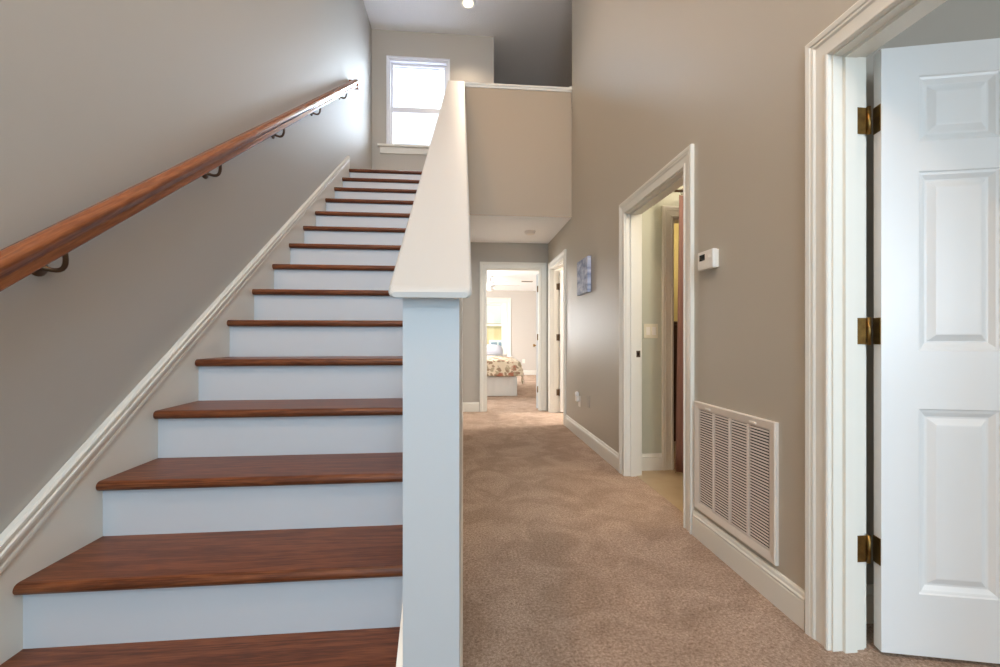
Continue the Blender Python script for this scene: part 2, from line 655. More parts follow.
# floors
struct('floor', MB().box((XL, YBK, -0.12), (XW2 - 0.03, YE2, 0.0)), CARPET, 'beige pinkish cut pile carpet of the entry and hall', 'floor')
struct('floor_bedroom', MB().box((-1.6, YE2, -0.12), (3.6, 12.1, 0.0)), CARPET, 'beige carpet inside the sunlit bedroom at the end of the hall', 'floor')
struct('floor_bathroom', MB().box((XW2 - 0.03, 1.56, -0.12), (4.2, 3.26, 0.002)), VINYL, 'tan sheet vinyl floor inside the bathroom doorway', 'floor')
mbf = MB().box((XW2 - 0.03, YBK, -0.12), (4.2, 1.56, 0.0)).box((XW2 - 0.03, 3.26, -0.12), (4.2, YE2, 0.0))
struct('floor_side_rooms', mbf, CARPET, 'carpet of the rooms behind the hall doors', 'floor')
mbu = MB().box((XL, 4.745, ZC), (X1, YB, ZU)).box((X1, YG + 0.01, ZC + 0.01), (4.2, YE2, ZU)).box((0.3, YE2, ZC + 0.02), (4.2, 8.1, ZU))
struct('floor_upper', mbu, CARPET, 'upper storey landing floor behind the gallery wall', 'floor')

# ceilings
struct('ceiling', MB().box((XL - 0.1, YBK - 0.1, ZT), (4.2, 8.2, ZT + 0.1)), CEIL, 'tall textured white ceiling above the stairs', 'ceiling')
struct('ceiling_hall', MB().box((X2, YG + 0.004, ZC - 0.001), (XW, YE, ZC + 0.05)), CEIL, 'low textured ceiling over the end of the hall', 'ceiling')
mbc = MB().box((XW2, YBK, 2.46), (4.2, 4.75, 2.6)).box((XW2, 4.75, 2.45), (4.2, YE, 2.46))
struct('ceiling_side_rooms', mbc, CEIL, 'ceiling of the rooms behind the hall doors', 'ceiling')
struct('ceiling_bedroom', MB().box((-1.6, YE2, 2.44), (3.6, 12.1, 2.456)), CEIL, 'white ceiling inside the bedroom', 'ceiling')

# walls
struct('wall_left', wall_mb('Y', XL - 0.12, XL, YBK, YB + 0.15, 0, ZT), WALLL, 'tall grey beige wall along the stairs behind the handrail', 'wall')
struct('wall_right', wall_mb('Y', XW, XW2, YBK, YE2, 0, ZT,
                             [(D1[0], D1[1], -1, HD), (D2[0], D2[1], -1, HD), (D3[0], D3[1], -1, 2.066), (4.745, YE2 + 1, ZU, 9)]),
       WALLR, 'long grey beige hall wall with three doorways and the thermostat', 'wall')
WB = (-1.024, -0.216, 3.735, 4.935)   # stair window opening
struct('wall_landing', wall_mb('X', YB, YB + 0.15, XL, 0.434, ZU, ZT, [WB]), WALL, 'wall at the top of the stairs around the window', 'wall')
mbw = wall_mb('Y', 0.314, 0.434, YB + 0.15, 8.1, ZU, ZT)
struct('wall_upper_hall', mbw, WALL, 'shaded wall of the upper hall beyond the gallery', 'wall')
struct('wall_upper_back', wall_mb('X', 7.6, 7.7, 0.434, 4.2, ZU, ZT), WALL, 'dark far wall of the upper hall above the gallery ledge', 'wall')
struct('wall_upper_side', wall_mb('Y', 4.1, 4.2, 4.86, 7.6, ZU, ZT), WALL, 'side wall of the upper hall', 'wall')
struct('wall_upper_room', wall_mb('X', 4.745, 4.86, XW2, 4.2, ZU, ZT), WALL, 'wall beside the gallery in the upper hall', 'wall')
BD = (0.318, 1.142)      # bedroom doorway
struct('wall_end', wall_mb('X', YE, YE2, X2, XW, 0, ZC, [(BD[0], BD[1], -1, 2.094)]), WALL, 'wall at the end of the hall around the bedroom doorway', 'wall')
struct('wall_gallery', wall_mb('X', YG, YG + 0.12, X1, XW, ZC, 3.915), GALLERY, 'gallery wall hanging above the hall, warm light in its colour', 'wall')
capz = lambda y: 1.170 + (3.939 - 1.170) / 3.76 * (y - YF)
mbh = MB().prism([(YF, 0), (YE, 0), (YE, ZC), (YG, ZC), (YG, capz(YG)), (YF, capz(YF))], 'X', X1, X2)
struct('wall_stair', mbh, HALFWALL, 'sloping half wall between the stairs and the hall', 'wall')
# entry wall behind the viewer, with its tall window and an opening added for high fill
struct('wall_entry', wall_mb('X', YBK - 0.12, YBK, XL, XW, 0, ZT, [(-0.95, 0.95, 0.25, 3.5), (-0.95, 0.95, 3.75, 4.85)]), WALL, 'entry wall with the tall front window', 'wall')
# side rooms
struct('wall_room_partition', wall_mb('X', 1.45, 1.56, XW2, 4.2, 0, 2.46), WALL, 'wall close behind the open white door', 'wall')
ID = (1.684, 2.45)       # inner doorway of the bathroom
struct('wall_bathroom', wall_mb('X', 3.26, 3.37, XW2, 4.2, 0, 2.46, [(ID[0], ID[1], -1, HD)]), BATHWALL, 'pale green grey bathroom wall with the switch plate', 'wall')
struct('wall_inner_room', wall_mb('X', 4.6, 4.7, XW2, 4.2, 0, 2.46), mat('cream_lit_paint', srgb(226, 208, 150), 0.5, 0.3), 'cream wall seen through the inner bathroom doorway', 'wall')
struct('wall_outer', wall_mb('Y', 4.2, 4.3, YBK, YE2, 0, 2.6), WALL, 'outer wall of the side rooms', 'wall')
struct('wall_room_entry', wall_mb('X', YBK - 0.1, YBK, XW2, 4.2, 0, 2.46, [(2.0, 3.6, 0.9, 2.1)]), WALL, 'front wall of the side room', 'wall')
struct('wall_last_room', wall_mb('X', 4.70, 4.75, XW2, 4.2, 0, 2.45), WALL, 'near wall of the last side room', 'wall')
# bedroom
BW = (-0.20, 1.24, 0.55, 2.10)   # bedroom window opening
YR = 12.1
BEDWALL = mat('light_grey_bedroom_paint', srgb(200, 193, 184), 0.5, 0.3)
struct('wall_bedroom', wall_mb('X', YR, YR + 0.15, -1.6, 3.6, 0, 2.46, [BW, (-1.45, -0.45, 0.55, 2.10)]), BEDWALL, 'pale grey far wall of the bedroom around its window', 'wall')
struct('wall_bedroom_side', MB().box((3.6, YE2, 0), (3.7, YR, 2.46))
       .box((XW2, YE, 0), (3.6, YE2, 2.45)).box((-1.6, YE, 0), (X2, YE2, 2.45)), BEDWALL, 'side walls of the bedroom', 'wall')
struct('wall_bedroom_opening_side', wall_mb('Y', -1.7, -1.6, YE2, YR, 0, 2.46, [(7.8, 10.2, 0.8, 2.2)]), BEDWALL, 'side wall of the bedroom with an opening added for fill light', 'wall')  # unseen opening added so the side fill reaches the bedroom

# ------------------------------------------------------------------ trims
# baseboards
mb = MB()
for a, b in ((YBK, D1[0] - 0.085), (D1[1] + 0.085, D2[0] - 0.085), (D2[1] + 0.085, D3[0] - 0.085)):
    base_mb(mb, 'Y', XW, -1, a, b)
struct('baseboard_right', mb, TRIM, 'cream moulded baseboard along the right hall wall', 'baseboard')
mb = base_mb(MB(), 'X', YE, -1, X2, BD[0] - 0.085)
struct('baseboard_end', mb, TRIM, 'short baseboard beside the bedroom doorway', 'baseboard')
mb = MB()
mb.sweep([(t * 0.5, z) for t, z in BASE], [lambda t, z: (X2 + t, YF, z), lambda t, z: (X2 + t, YE, z)])
struct('baseboard_stair', mb, TRIM, 'thin baseboard along the hall side of the half wall', 'baseboard')
struct('baseboard_bathroom', base_mb(MB(), 'X', 3.26, -1, XW2, ID[0] - 0.08), TRIM, 'cream baseboard under the bathroom switch plate', 'baseboard')
struct('baseboard_bedroom', base_mb(MB(), 'X', YR, -1, -1.6, 3.6), TRIM, 'white baseboard along the far bedroom wall', 'baseboard')
struct('baseboard_room', base_mb(MB(), 'X', 1.45, -1, XW2, 4.2), TRIM, 'baseboard behind the open white door', 'baseboard')


def doorway(n, axis, pl, pl2, sgn, a0, a1, label, stop=None, far=True, HD=HD):
    """casing on the hall face, jamb lining through the wall"""
    root = struct('trim_%d' % n, casing_mb(MB(), axis, pl, sgn, a0 + 0.012, a1 - 0.012, HD - 0.012), TRIM, label, 'door trim')
    jamb_mb(axis, pl, pl2, a0, a1, HD, stop).build('jamb', TRIM, root)
    if far:
        casing_mb(MB(), axis, pl2, -sgn, a0 + 0.012, a1 - 0.012, HD - 0.012).build('far_casing', TRIM, root)
    return root


t1 = doorway(1, 'Y', XW, XW2, -1, D1[0], D1[1], 'moulded cream casing around the doorway of the open white door', (XW + 0.035, XW + 0.078))
t2 = doorway(2, 'Y', XW, XW2, -1, D2[0], D2[1], 'cream casing around the bathroom doorway beside the thermostat', (XW + 0.035, XW + 0.078))
t3 = doorway(3, 'Y', XW, XW2, -1, D3[0], D3[1], 'cream casing around the last doorway on the right hall wall', (XW + 0.035, XW + 0.078), HD=2.066)
t4 = doorway(4, 'X', YE, YE2, -1, BD[0], BD[1], 'cream casing around the bedroom doorway at the hall end', (YE + 0.035, YE + 0.078), HD=2.094)
MB().rbox((XW + 0.082, D2[1] - 0.0195, 0.915), (XW + 0.114, D2[1] - 0.0175, 0.965), 0.001).build('strike_plate', BRONZE, t2)
MB().rbox((XW + 0.090, D2[1] - 0.0215, 0.927), (XW + 0.104, D2[1] - 0.0190, 0.953), 0.0008).build('strike_plate', DARKGAP, t2)
# inner bathroom doorway
mb = casing_mb(MB(), 'X', 3.26, -1, ID[0], ID[1], HD)
t5 = struct('trim_5', mb, TRIM, 'narrow casing around the inner doorway inside the bathroom', 'door trim')
jamb_mb('X', 3.262, 3.37, ID[0] - 0.004, ID[1] + 0.004, HD + 0.004).build('jamb', TRIM, t5)

# half wall cap
prof = []
w0, w1, th = -0.171, 0.021, 0.019
for k in range(7):
    a = R(90 + 180 * k / 6)
    prof.append((w0 + 0.0095 + 0.0095 * math.cos(a), 0.0095 + 0.0095 * math.sin(a)))
for k in range(7):
    a = R(-90 + 180 * k / 6)
    prof.append((w1 - 0.0095 + 0.0095 * math.cos(a), 0.0095 + 0.0095 * math.sin(a)))


def capframe(y, dx=0.0, dz=0.0):
    return lambda p, q: (p + (dx if p < 0 else -dx), y, capz(y) + q * (1 / math.cos(math.atan(SL))) * (1 - dz) + dz * 0.012)


mb = MB()
mb.sweep(prof, [capframe(YF - 0.030, 0.010, 0.45), capframe(YF - 0.026, 0.003, 0.2), capframe(YF - 0.018), capframe(YG + 0.02)])
struct('trim_6', mb, CAPW, 'wide white cap sloping up the half wall beside the stairs', 'wall cap')
mb = MB().rbox((X1 - 0.02, YG - 0.022, 3.925), (XW - 0.001, YG + 0.14, 3.948), 0.006)
mb.prism([(YG, 3.900), (YG - 0.010, 3.902), (YG - 0.014, 3.915), (YG - 0.014, 3.925), (YG, 3.925)], 'X', X2 + 0.02, XW - 0.001)
mb.rbox((XW - 0.030, YG - 0.030, 3.915), (XW + 0.0, YG + 0.02, 3.958), 0.006)
struct('trim_7', mb, TRIM, 'narrow moulded ledge on top of the gallery wall', 'wall cap')

# ------------------------------------------------------------------ staircase
stair = thing('staircase', 'straight flight of stained oak treads with white risers', 'staircase', (-0.7, 1.0, 0))
NR = 0.017
for k in range(15):
    yn, zt = YN + GO * k, ZN + RI * k
    ye = yn + GO + 0.028 + 0.01 if k < 14 else 4.76
    pr = [(ye, zt - 0.034), (ye, zt)]
    for j in range(9):
        a = R(90 + 180 * j / 8)
        pr.append((yn + NR + NR * math.cos(a), zt - NR + NR * math.sin(a)))
    mb = MB().prism(pr, 'X', SK, X1 - 0.015)
    me = mb.build('tread', TREADW, stair)
    zb = ZN + RI * (k - 1) if k else 0.0
    MB().box((SK, yn + 0.028, zb - 0.03 if k else 0.0), (X1 - 0.015, yn + 0.044, zt - 0.034)).build('riser', RISER, stair)
# skirt boards: plank with moulded top
stz = lambda y: 0.433 + SL * (y - 1.252)
y_top = 4.735
poly = [(0.80, 0.0), (4.735, 2.70), (4.735, stz(4.735)), (0.80, stz(0.80))]
sk = MB().prism([(0.70, 0.0), (1.2, 0.0), (4.75, 2.6), (4.75, stz(4.735)), (4.735, stz(4.735)), (0.70, max(0.02, stz(0.70)))], 'X', XL + 0.0015, SK).build('skirt_board', TRIM, stair)
mprof = [(0, 0.0), (0.017, 0.0), (0.020, 0.004), (0.020, 0.012), (0.017, 0.017), (0.020, 0.022), (0.022, 0.030), (0.026, 0.036),
         (0.026, 0.044), (0.020, 0.048), (0.024, 0.053), (0.024, 0.062), (0.018, 0.067), (0, 0.067)]
mb = MB().sweep(mprof, [lambda t, q: (XL + 0.0015 + t, 0.70 - 0.5 * q, stz(0.70) + q), lambda t, q: (XL + 0.0015 + t, y_top - 0.55 * q, stz(y_top - 0.55 * q) + q)])
mb.build('skirt_moulding', TRIM, sk)
rz = lambda y: 0.345 + SL * (y - 1.08)
MB().prism([(YF + 0.002, 0.0), (1.4, 0.0), (4.70, 2.45), (4.70, rz(4.70)), (YF + 0.002, rz(YF))], 'X', X1 - 0.0165, X1 - 0.0015).build('skirt_board', TRIM, stair)

# ------------------------------------------------------------------ handrail
rail = thing('handrail', 'long varnished oak handrail fixed to the stair wall', 'handrail', (-1.19, 1.0, 1.2))
CX = -1.185
ang = math.atan(SL)
RT = lambda y: 1.284 + SL * (y - 1.192)    # rail top line
pr = [(-0.022, 0), (0.022, 0), (0.025, 0.004), (0.0235, 0.018), (0.020, 0.024), (0.0215, 0.030), (0.029, 0.038), (0.031, 0.048),
      (0.029, 0.058), (0.021, 0.066), (0.010, 0.0695), (-0.010, 0.0695), (-0.021, 0.066), (-0.029, 0.058), (-0.031, 0.048),
      (-0.029, 0.038), (-0.0215, 0.030), (-0.020, 0.024), (-0.0235, 0.018), (-0.025, 0.004)]
RH = 0.0695


def railframe(y, xoff=0.0):
    def fr(p, q):
        d = q - RH
        return (CX + p + xoff, y - d * math.sin(ang), RT(y) + d * math.cos(ang))
    return fr


mb = MB().sweep(pr, [railframe(0.2), railframe(4.76)])
me = mb.build('rail', RAILW, rail)
for p in me.data.polygons:
    p.use_smooth = len(p.vertices) == 4
md = me.modifiers.new('edges', 'EDGE_SPLIT')
md.split_angle = R(38)
# return to the wall at the top end
mb = MB()
ret = []
ye_, ze_ = 4.76, RT(4.76)
mb.rbox((XL + 0.001, ye_ - 0.014, ze_ - 0.098), (CX + 0.031, ye_ + 0.040, ze_ - 0.012), 0.012)
mb.build('return_end', RAILW, rail)


def bracket(y):
    zb = RT(y) - RH * math.cos(ang) - 0.004
    mb = MB()
    # wall rose, curved arm, saddle plate
    pz = zb - 0.075
    path = []
    for q in range(11):
        t = q / 10
        path.append((XL + 0.005 + (CX - XL - 0.005) * math.sin(t * math.pi / 2) ** 0.9, y + 0.016 * math.sin(t * math.pi), pz - 0.016 * math.sin(t * math.pi) + 0.055 * t ** 2.2))
    path.append((CX, y, zb))
    br = MB().tube(path, [0.009, 0.008] + [0.007] * 9 + [0.008], 12).build('bracket', BRONZE, rail)
    MB().lathe([(0.030, 0.0), (0.030, 0.004), (0.024, 0.008), (0.014, 0.011), (0.009, 0.016)], (XL, y, pz), 'X', 20).build('wall_rose', BRONZE, br)
    d = 0.032
    MB().prism([(y - d, zb - d * SL - 0.004), (y + d, zb + d * SL - 0.004), (y + d, zb + d * SL + 0.002), (y - d, zb - d * SL + 0.002)], 'X', CX - 0.014, CX + 0.014).build('saddle', BRONZE, br)


for y in (1.36, 2.165, 2.90, 3.61, 4.40):
    bracket(y)

# ------------------------------------------------------------------ doors
def leaf_mb(w, h, t, panels_x, panels_z):
    """six panel door leaf: hinge edge at s=0, faces at +-t/2; coordinates (s, n, z)"""
    mb = MB()
    xs = sorted({0, w, *[v for p in panels_x for v in p]})
    zs = sorted({0, h, *[v for p in panels_z for v in p]})
    for side in (-1, 1):
        n = side * t / 2
        for i in range(len(xs) - 1):
            for j in range(len(zs) - 1):
                a, b, c, d = xs[i], xs[i + 1], zs[j], zs[j + 1]
                if (a, b) in panels_x and (c, d) in panels_z:
                    rings = [(0, 0), (0.004, 0.0035), (0.012, 0.0055), (0.020, 0.010), (0.026, 0.0135), (0.032, 0.0135), (0.052, 0.004), (0.056, 0.0035)]
                    vs, fs = [], []
                    for ins, dep in rings:
                        y = n - side * dep
                        vs += [(a + ins, y, c + ins), (b - ins, y, c + ins), (b - ins, y, d - ins), (a + ins, y, d - ins)]
                    for k in range(len(rings) - 1):
                        for q in range(4):
                            fs.append((k * 4 + q, k * 4 + (q + 1) % 4, k * 4 + 4 + (q + 1) % 4, k * 4 + 4 + q))
                    m = (len(rings) - 1) * 4
                    fs.append((m, m + 1, m + 2, m + 3))
                    mb.add(vs, fs)
                else:
                    mb.add([(a, n, c), (b, n, c), (b, n, d), (a, n, d)], [(0, 1, 2, 3)])
    u = t / 2
    mb.add([(0, -u, 0), (0, u, 0), (0, u, h), (0, -u, h)], [(0, 1, 2, 3)])
    mb.add([(w, -u, 0), (w, u, 0), (w, u, h), (w, -u, h)], [(0, 1, 2, 3)])
    mb.add([(0, -u, 0), (w, -u, 0), (w, u, 0), (0, u, 0)], [(0, 1, 2, 3)])
    mb.add([(0, -u, h), (w, -u, h), (w, u, h), (0, u, h)], [(0, 1, 2, 3)])
    # weld
    key, remap, nv = {}, [], []
    for v in mb.v:
        k = tuple(round(c, 5) for c in v)
        if k not in key:
            key[k] = len(nv)
            nv.append(v)
        remap.append(key[k])
    mb.v = nv
    mb.f = [tuple(remap[i] for i in f) for f in mb.f]
    return mb


PX = [(0.110, 0.344), (0.456, 0.690)]
PZ = [(0.203, 0.814), (1.005, 1.597), (1.695, 1.912)]


def door(n, hinge, ang_deg, w, label, px=PX, knob=True, hinge_mat=BRASS, side=1):
    """hinge = knuckle point on the floor, ang = direction of the leaf from the hinge; side = where the leaf's body lies"""
    root = leaf_mb(w, 2.012, 0.035, px, PZ).build('door_%d' % n, DOORW)
    root.location = (hinge[0], hinge[1], 0.014)
    root.rotation_euler = (0, 0, R(ang_deg))
    tag(root, label, 'door', kind='structure')
    M = Matrix.LocRotScale(root.location, root.rotation_euler, None)
    if knob:
        for sd in (-1, 1):
            mb = MB().lathe([(0.032, 0.0), (0.032, 0.006), (0.012, 0.010), (0.011, 0.035), (0.024, 0.045), (0.028, 0.058), (0.022, 0.068), (0.006, 0.072)], (w - 0.065, 0, 0.93), 'Y', 20)
            mb.v = [M @ Vector((v[0], sd * (v[1] + 0.0175), v[2])) for v in mb.v]
            mb.build('knob', BRASS, root)
    return root, M


# near door: hinged on the far jamb, swung into the side room
dr1, M1 = door(1, (1.3935, 1.301), -13.6, 0.80, 'open white six panel door with three brass hinges')
for z in (0.345, 1.085, 1.80):
    # knuckle on the room side, one leaf on the jamb and one on the door edge
    ky = D1[1] - 0.018
    hb = MB().rbox((XW2 - 0.032, ky - 0.0035, z - 0.045), (XW2 + 0.004, ky - 0.001, z + 0.045), 0.001)
    ho = hb.build('hinge', BRASS, dr1)
    MB().tube([(XW2 + 0.010, ky - 0.006, z - 0.047), (XW2 + 0.010, ky - 0.006, z + 0.047)], 0.0065, 12).build('hinge_pin', BRASS, ho)
    mb = MB().rbox((-0.0025, -0.0155, z - 0.059), (0.0, 0.0175, z + 0.031), 0.001)
    mb.v = [M1 @ Vector(v) for v in mb.v]
    mb.build('hinge_leaf', BRASS, ho)
# last door of the hall, open against the end wall
dr3, M3 = door(3, (XW2 + 0.012, D3[1] - 0.040), 0.0, 0.78, 'white door standing open inside the last right doorway', px=[(0.115, 0.342), (0.438, 0.665)])
for z in (0.29, 1.075, 1.80):
    ky = D3[1] - 0.018
    ho = MB().rbox((XW2 - 0.036, ky - 0.004, z - 0.045), (XW2 + 0.006, ky - 0.001, z + 0.045), 0.001).build('hinge', BRONZE, dr3)
    MB().tube([(XW2 + 0.002, ky - 0.012, z - 0.047), (XW2 + 0.002, ky - 0.012, z + 0.047)], 0.009, 12).build('hinge_pin', BRONZE, ho)
# bedroom door, swung into the bedroom
dr4, M4 = door(4, (BD[1] - 0.034, YE2 + 0.012), 78.5, 0.78, 'bedroom door folded back beside the bedroom doorway', px=[(0.115, 0.342), (0.438, 0.665)])
for z in (0.30, 1.08, 1.80):
    ho = MB().rbox((BD[1] - 0.0225, YE2 - 0.036, z - 0.045), (BD[1] - 0.0185, YE2 + 0.006, z + 0.045), 0.001).build('hinge', BRASS, dr4)
    MB().tube([(BD[1] - 0.030, YE2 + 0.000, z - 0.047), (BD[1] - 0.030, YE2 + 0.000, z + 0.047)], 0.009, 12).build('hinge_pin', BRASS, ho)

# ------------------------------------------------------------------ stair window and blind
a, b, c, d = WB
WC = [(0.0, 0.0), (0.0, 0.014), (0.004, 0.017), (0.020, 0.015), (0.026, 0.020), (0.032, 0.020), (0.032, 0.0)]
mb = casing_mb(MB(), 'X', YB, -1, a, b, d, c, WC)
win1 = tag(mb.build('window_1', VINYLSASH), 'double hung white window with closed blind at the top of the stairs', 'window', kind='structure')
MB().rbox((a - 0.150, YB - 0.055, c - 0.030), (b + 0.150, YB + 0.03, c), 0.008).rbox((a - 0.120, YB - 0.020, c - 0.118), (b + 0.120, YB, c - 0.030), 0.006).build('sill', TRIM, win1)
yo, yi = YB + 0.055, YB + 0.03
mb = MB()
mb.box((a, YB, c), (a + 0.018, YB + 0.14, d)).box((b - 0.018, YB, c), (b, YB + 0.14, d)).box((a + 0.018, YB, d - 0.02), (b - 0.018, YB + 0.14, d)).box((a + 0.018, YB + 0.03, c), (b - 0.018, YB + 0.14, c + 0.012))
mb.build('window_frame', VINYLSASH, win1)
zm = 4.262


def sash(z0, z1, y, parent, rail_top, rail_bot):
    mb = MB().rbox((a + 0.018, y, z0), (a + 0.050, y + 0.028, z1), 0.004).rbox((b - 0.050, y, z0), (b - 0.018, y + 0.028, z1), 0.004)
    mb.rbox((a + 0.049, y + 0.001, z1 - rail_top), (b - 0.049, y + 0.027, z1 - 0.001), 0.004).rbox((a + 0.049, y + 0.001, z0 + 0.001), (b - 0.049, y + 0.027, z0 + rail_bot), 0.004)
    s = mb.build('sash', VINYLSASH, parent)
    MB().box((a + 0.045, y + 0.012, z0 + 0.02), (b - 0.045, y + 0.016, z1 - 0.02)).build('pane', GLASS, s)
    return s


sash(c + 0.012, zm + 0.028, YB + 0.030, win1, 0.072, 0.028)
sash(zm - 0.040, d - 0.02, YB + 0.060, win1, 0.030, 0.060)
bl = thing('window_blind', 'white slatted blind hanging in the stair window', 'blind', ((a + b) / 2, YB + 0.115, d))
MB().rbox((a + 0.02, YB + 0.098, d - 0.060), (b - 0.02, YB + 0.134, d - 0.021), 0.004).build('headrail', VINYLSASH, bl)
mb = MB()
z = c + 0.05
tl = R(20)
while z < d - 0.07:
    dy, dz = 0.0125 * math.cos(tl), 0.0125 * math.sin(tl)
    mb.add([(a + 0.022, YB + 0.115 - dy, z - dz), (b - 0.022, YB + 0.115 - dy, z - dz), (b - 0.022, YB + 0.115 + dy, z + dz), (a + 0.022, YB + 0.115 + dy, z + dz)], [(0, 1, 2, 3)])
    z += 0.0215
so = mb.build('slats', SLAT, bl)
sm = so.modifiers.new('thick', 'SOLIDIFY')
sm.thickness = 0.0008
MB().rbox((a + 0.022, YB + 0.103, c + 0.014), (b - 0.022, YB + 0.127, c + 0.034), 0.004).build('bottom_rail', VINYLSASH, bl)
for x in (a + 0.075, (a + b) / 2, b - 0.075):
    MB().tube([(x, YB + 0.1005, c + 0.03), (x, YB + 0.1005, d - 0.05)], 0.0012, 6).build('ladder_cord', PLASTIC, bl)

# ------------------------------------------------------------------ entry window behind the viewer
mb = casing_mb(MB(), 'X', YBK, 1, -0.95, 0.95, 3.5, 0.25, WC)
w3 = tag(mb.build('window_3', TRIM), 'tall entry window in the front wall', 'window', kind='structure')
mb = MB()
for x in (-0.95, -0.335, 0.285, 0.90):
    mb.box((x, YBK - 0.09, 0.25), (x + 0.05, YBK - 0.04, 3.5))
for z in (0.25, 2.1, 3.45):
    mb.box((-0.90, YBK - 0.085, z), (0.90, YBK - 0.045, z + 0.05))
mb.build('window_frame', TRIM, w3)

# ------------------------------------------------------------------ things on the right wall
# return air grille
ga, gb, gz0, gz1 = 1.563, 2.152, 0.158, 0.726
gr = thing('return_air_grille', 'large white louvred air grille low on the wall above the baseboard', 'vent', (XW, (ga + gb) / 2, gz0))
m_ = 0.040
px0 = XW - 0.016
mb = MB()
fprof = [(0.0, 0.0), (0.0, 0.012), (0.004, 0.016), (0.034, 0.012), (m_, 0.009), (m_, 0.0)]
for (ya, za), (yb, zb2) in (((ga, gz0), (gb, gz1)),):
    fr = []
    for (sy, sz, y, z) in ((1, 1, ya, za), (1, -1, ya, zb2), (-1, -1, yb, zb2), (-1, 1, yb, za), (1, 1, ya, za)):
        fr.append(lambda w, t, sy=sy, sz=sz, y=y, z=z: (XW - t, y + sy * w, z + sz * w))
    mb.sweep(fprof, fr)
mb.build('frame', GRILLE, gr)
iy0, iy1, iz0, iz1 = ga + m_, gb - m_, gz0 + m_, gz1 - m_
mb = MB()
nsl = 38
pitch = (iz1 - iz0) / nsl
for k in range(nsl):
    z = iz0 + pitch * (k + 0.5)
    # louvre blade tilted down towards the hall
    mb.prism([(XW - 0.0110, z + 0.0048), (XW - 0.0116, z - 0.0028), (XW - 0.0020, z - 0.0062), (XW - 0.0020, z - 0.0050), (XW - 0.0104, z - 0.0012)], 'Y', iy0, iy1)
mb.build('louver_blades', GRILLE, gr)
mb = MB()
for k in range(1, 4):
    y = iy0 + (iy1 - iy0) * k / 4
    mb.rbox((XW - 0.0125, y - 0.006, iz0), (XW - 0.002, y + 0.006, iz1), 0.001)
mb.build('divider_bars', GRILLE, gr)
MB().box((XW - 0.0012, iy0, iz0), (XW - 0.0002, iy1, iz1)).build('duct_shade_sheet', DARKGAP, gr)  # dark sheet stands in for the shade behind the blades
for y in (ga + 0.13, gb - 0.13):
    o_ = MB().rbox((XW - 0.019, y - 0.020, gz1 - 0.030), (XW - 0.013, y + 0.020, gz1 - 0.020), 0.002).build('latch', PLASTIC, gr)

# thermostat
th = thing('thermostat', 'white wall thermostat with a small dark display', 'thermostat', (XW, 2.0, 1.46))
ty0, ty1, tz0, tz1 = 1.951, 2.086, 1.407, 1.503
MB().rbox((XW - 0.010, ty0 + 0.004, tz0 + 0.004), (XW, ty1 - 0.004, tz1 - 0.004), 0.002).build('back_plate', PLASTIC, th)
MB().rbox((XW - 0.034, ty0, tz0), (XW - 0.008, ty1, tz1), 0.008).build('cover', PLASTIC, th)
MB().rbox((XW - 0.0352, 2.018, 1.455), (XW - 0.0335, 2.066, 1.486), 0.0008).build('display', LCD, th)
for y in (1.975, 1.990):
    MB().rbox((XW - 0.0362, y - 0.005, 1.460), (XW - 0.033, y + 0.005, 1.476), 0.0012).build('button', PLASTIC, th)

# small canvas picture
cy0, cy1, cz0, cz1 = 4.00, 4.375, 1.515, 1.865
pc = thing('canvas_print', 'small blue canvas print hung on the far end of the hall wall', 'picture', (XW, 4.18, 1.66))
MB().rbox((XW - 0.042, cy0, cz0), (XW - 0.004, cy1, cz1), 0.003).build('canvas', CANVAS, pc)
for y in (cy0 + 0.02, cy1 - 0.04):
    MB().box((XW - 0.008, y, cz0 + 0.02), (XW - 0.001, y + 0.02, cz1 - 0.02)).build('stretcher_bar', DARKWOOD, pc)


def outlet(y, z, m, name, label, cat, sockets=True):
    o = thing(name, label, cat, (XW, y, z))
    MB().rbox((XW - 0.006, y - 0.036, z - 0.058), (XW, y + 0.036, z + 0.058), 0.003).build('plate', m, o)
    if sockets:
        for dz in (-0.02, 0.02):
            MB().rbox((XW - 0.0085, y - 0.016, z + dz - 0.014), (XW - 0.005, y + 0.016, z + dz + 0.014), 0.003).build('socket', PLASTIC, o)
    else:
        for dz in (-0.03, 0.03):
            MB().lathe([(0.003, 0), (0.003, 0.0015), (0.001, 0.002)], (XW - 0.0075, y, z + dz), 'X', 10).build('screw', m, o)
    return o


outlet(4.42, 0.385, PLASTIC, 'wall_outlet', 'white electrical outlet under the canvas print, with a plug in it', 'outlet')
outlet(4.10, 0.430, WALL, 'blank_plate', 'wall coloured blank plate beside the white outlet', 'cover plate', False)
pg = thing('night_light', 'small white plug-in night light in the hall outlet', 'night light', (XW - 0.01, 4.42, 0.42))
MB().rbox((XW - 0.045, 4.395, 0.385), (XW - 0.0088, 4.445, 0.445), 0.008).build('body', PLASTIC, pg)
MB().lathe([(0.008, 0), (0.018, 0.006), (0.022, 0.025), (0.018, 0.045), (0.006, 0.052)], (XW - 0.030, 4.42, 0.440), 'Z', 16).build('globe', FANW, pg)

# ------------------------------------------------------------------ ceiling fittings
sd = thing('smoke_detector', 'round white smoke detector on the low hall ceiling', 'smoke detector', (0.87, 5.42, ZC))
MB().lathe([(0.075, -0.001), (0.075, -0.012), (0.066, -0.014)], (0.87, 5.42, ZC), 'Z', 28).build('base', PLASTIC, sd)
MB().lathe([(0.064, -0.014), (0.062, -0.034), (0.050, -0.042), (0.020, -0.045)], (0.87, 5.42, ZC), 'Z', 28).build('cover', PLASTIC, sd)


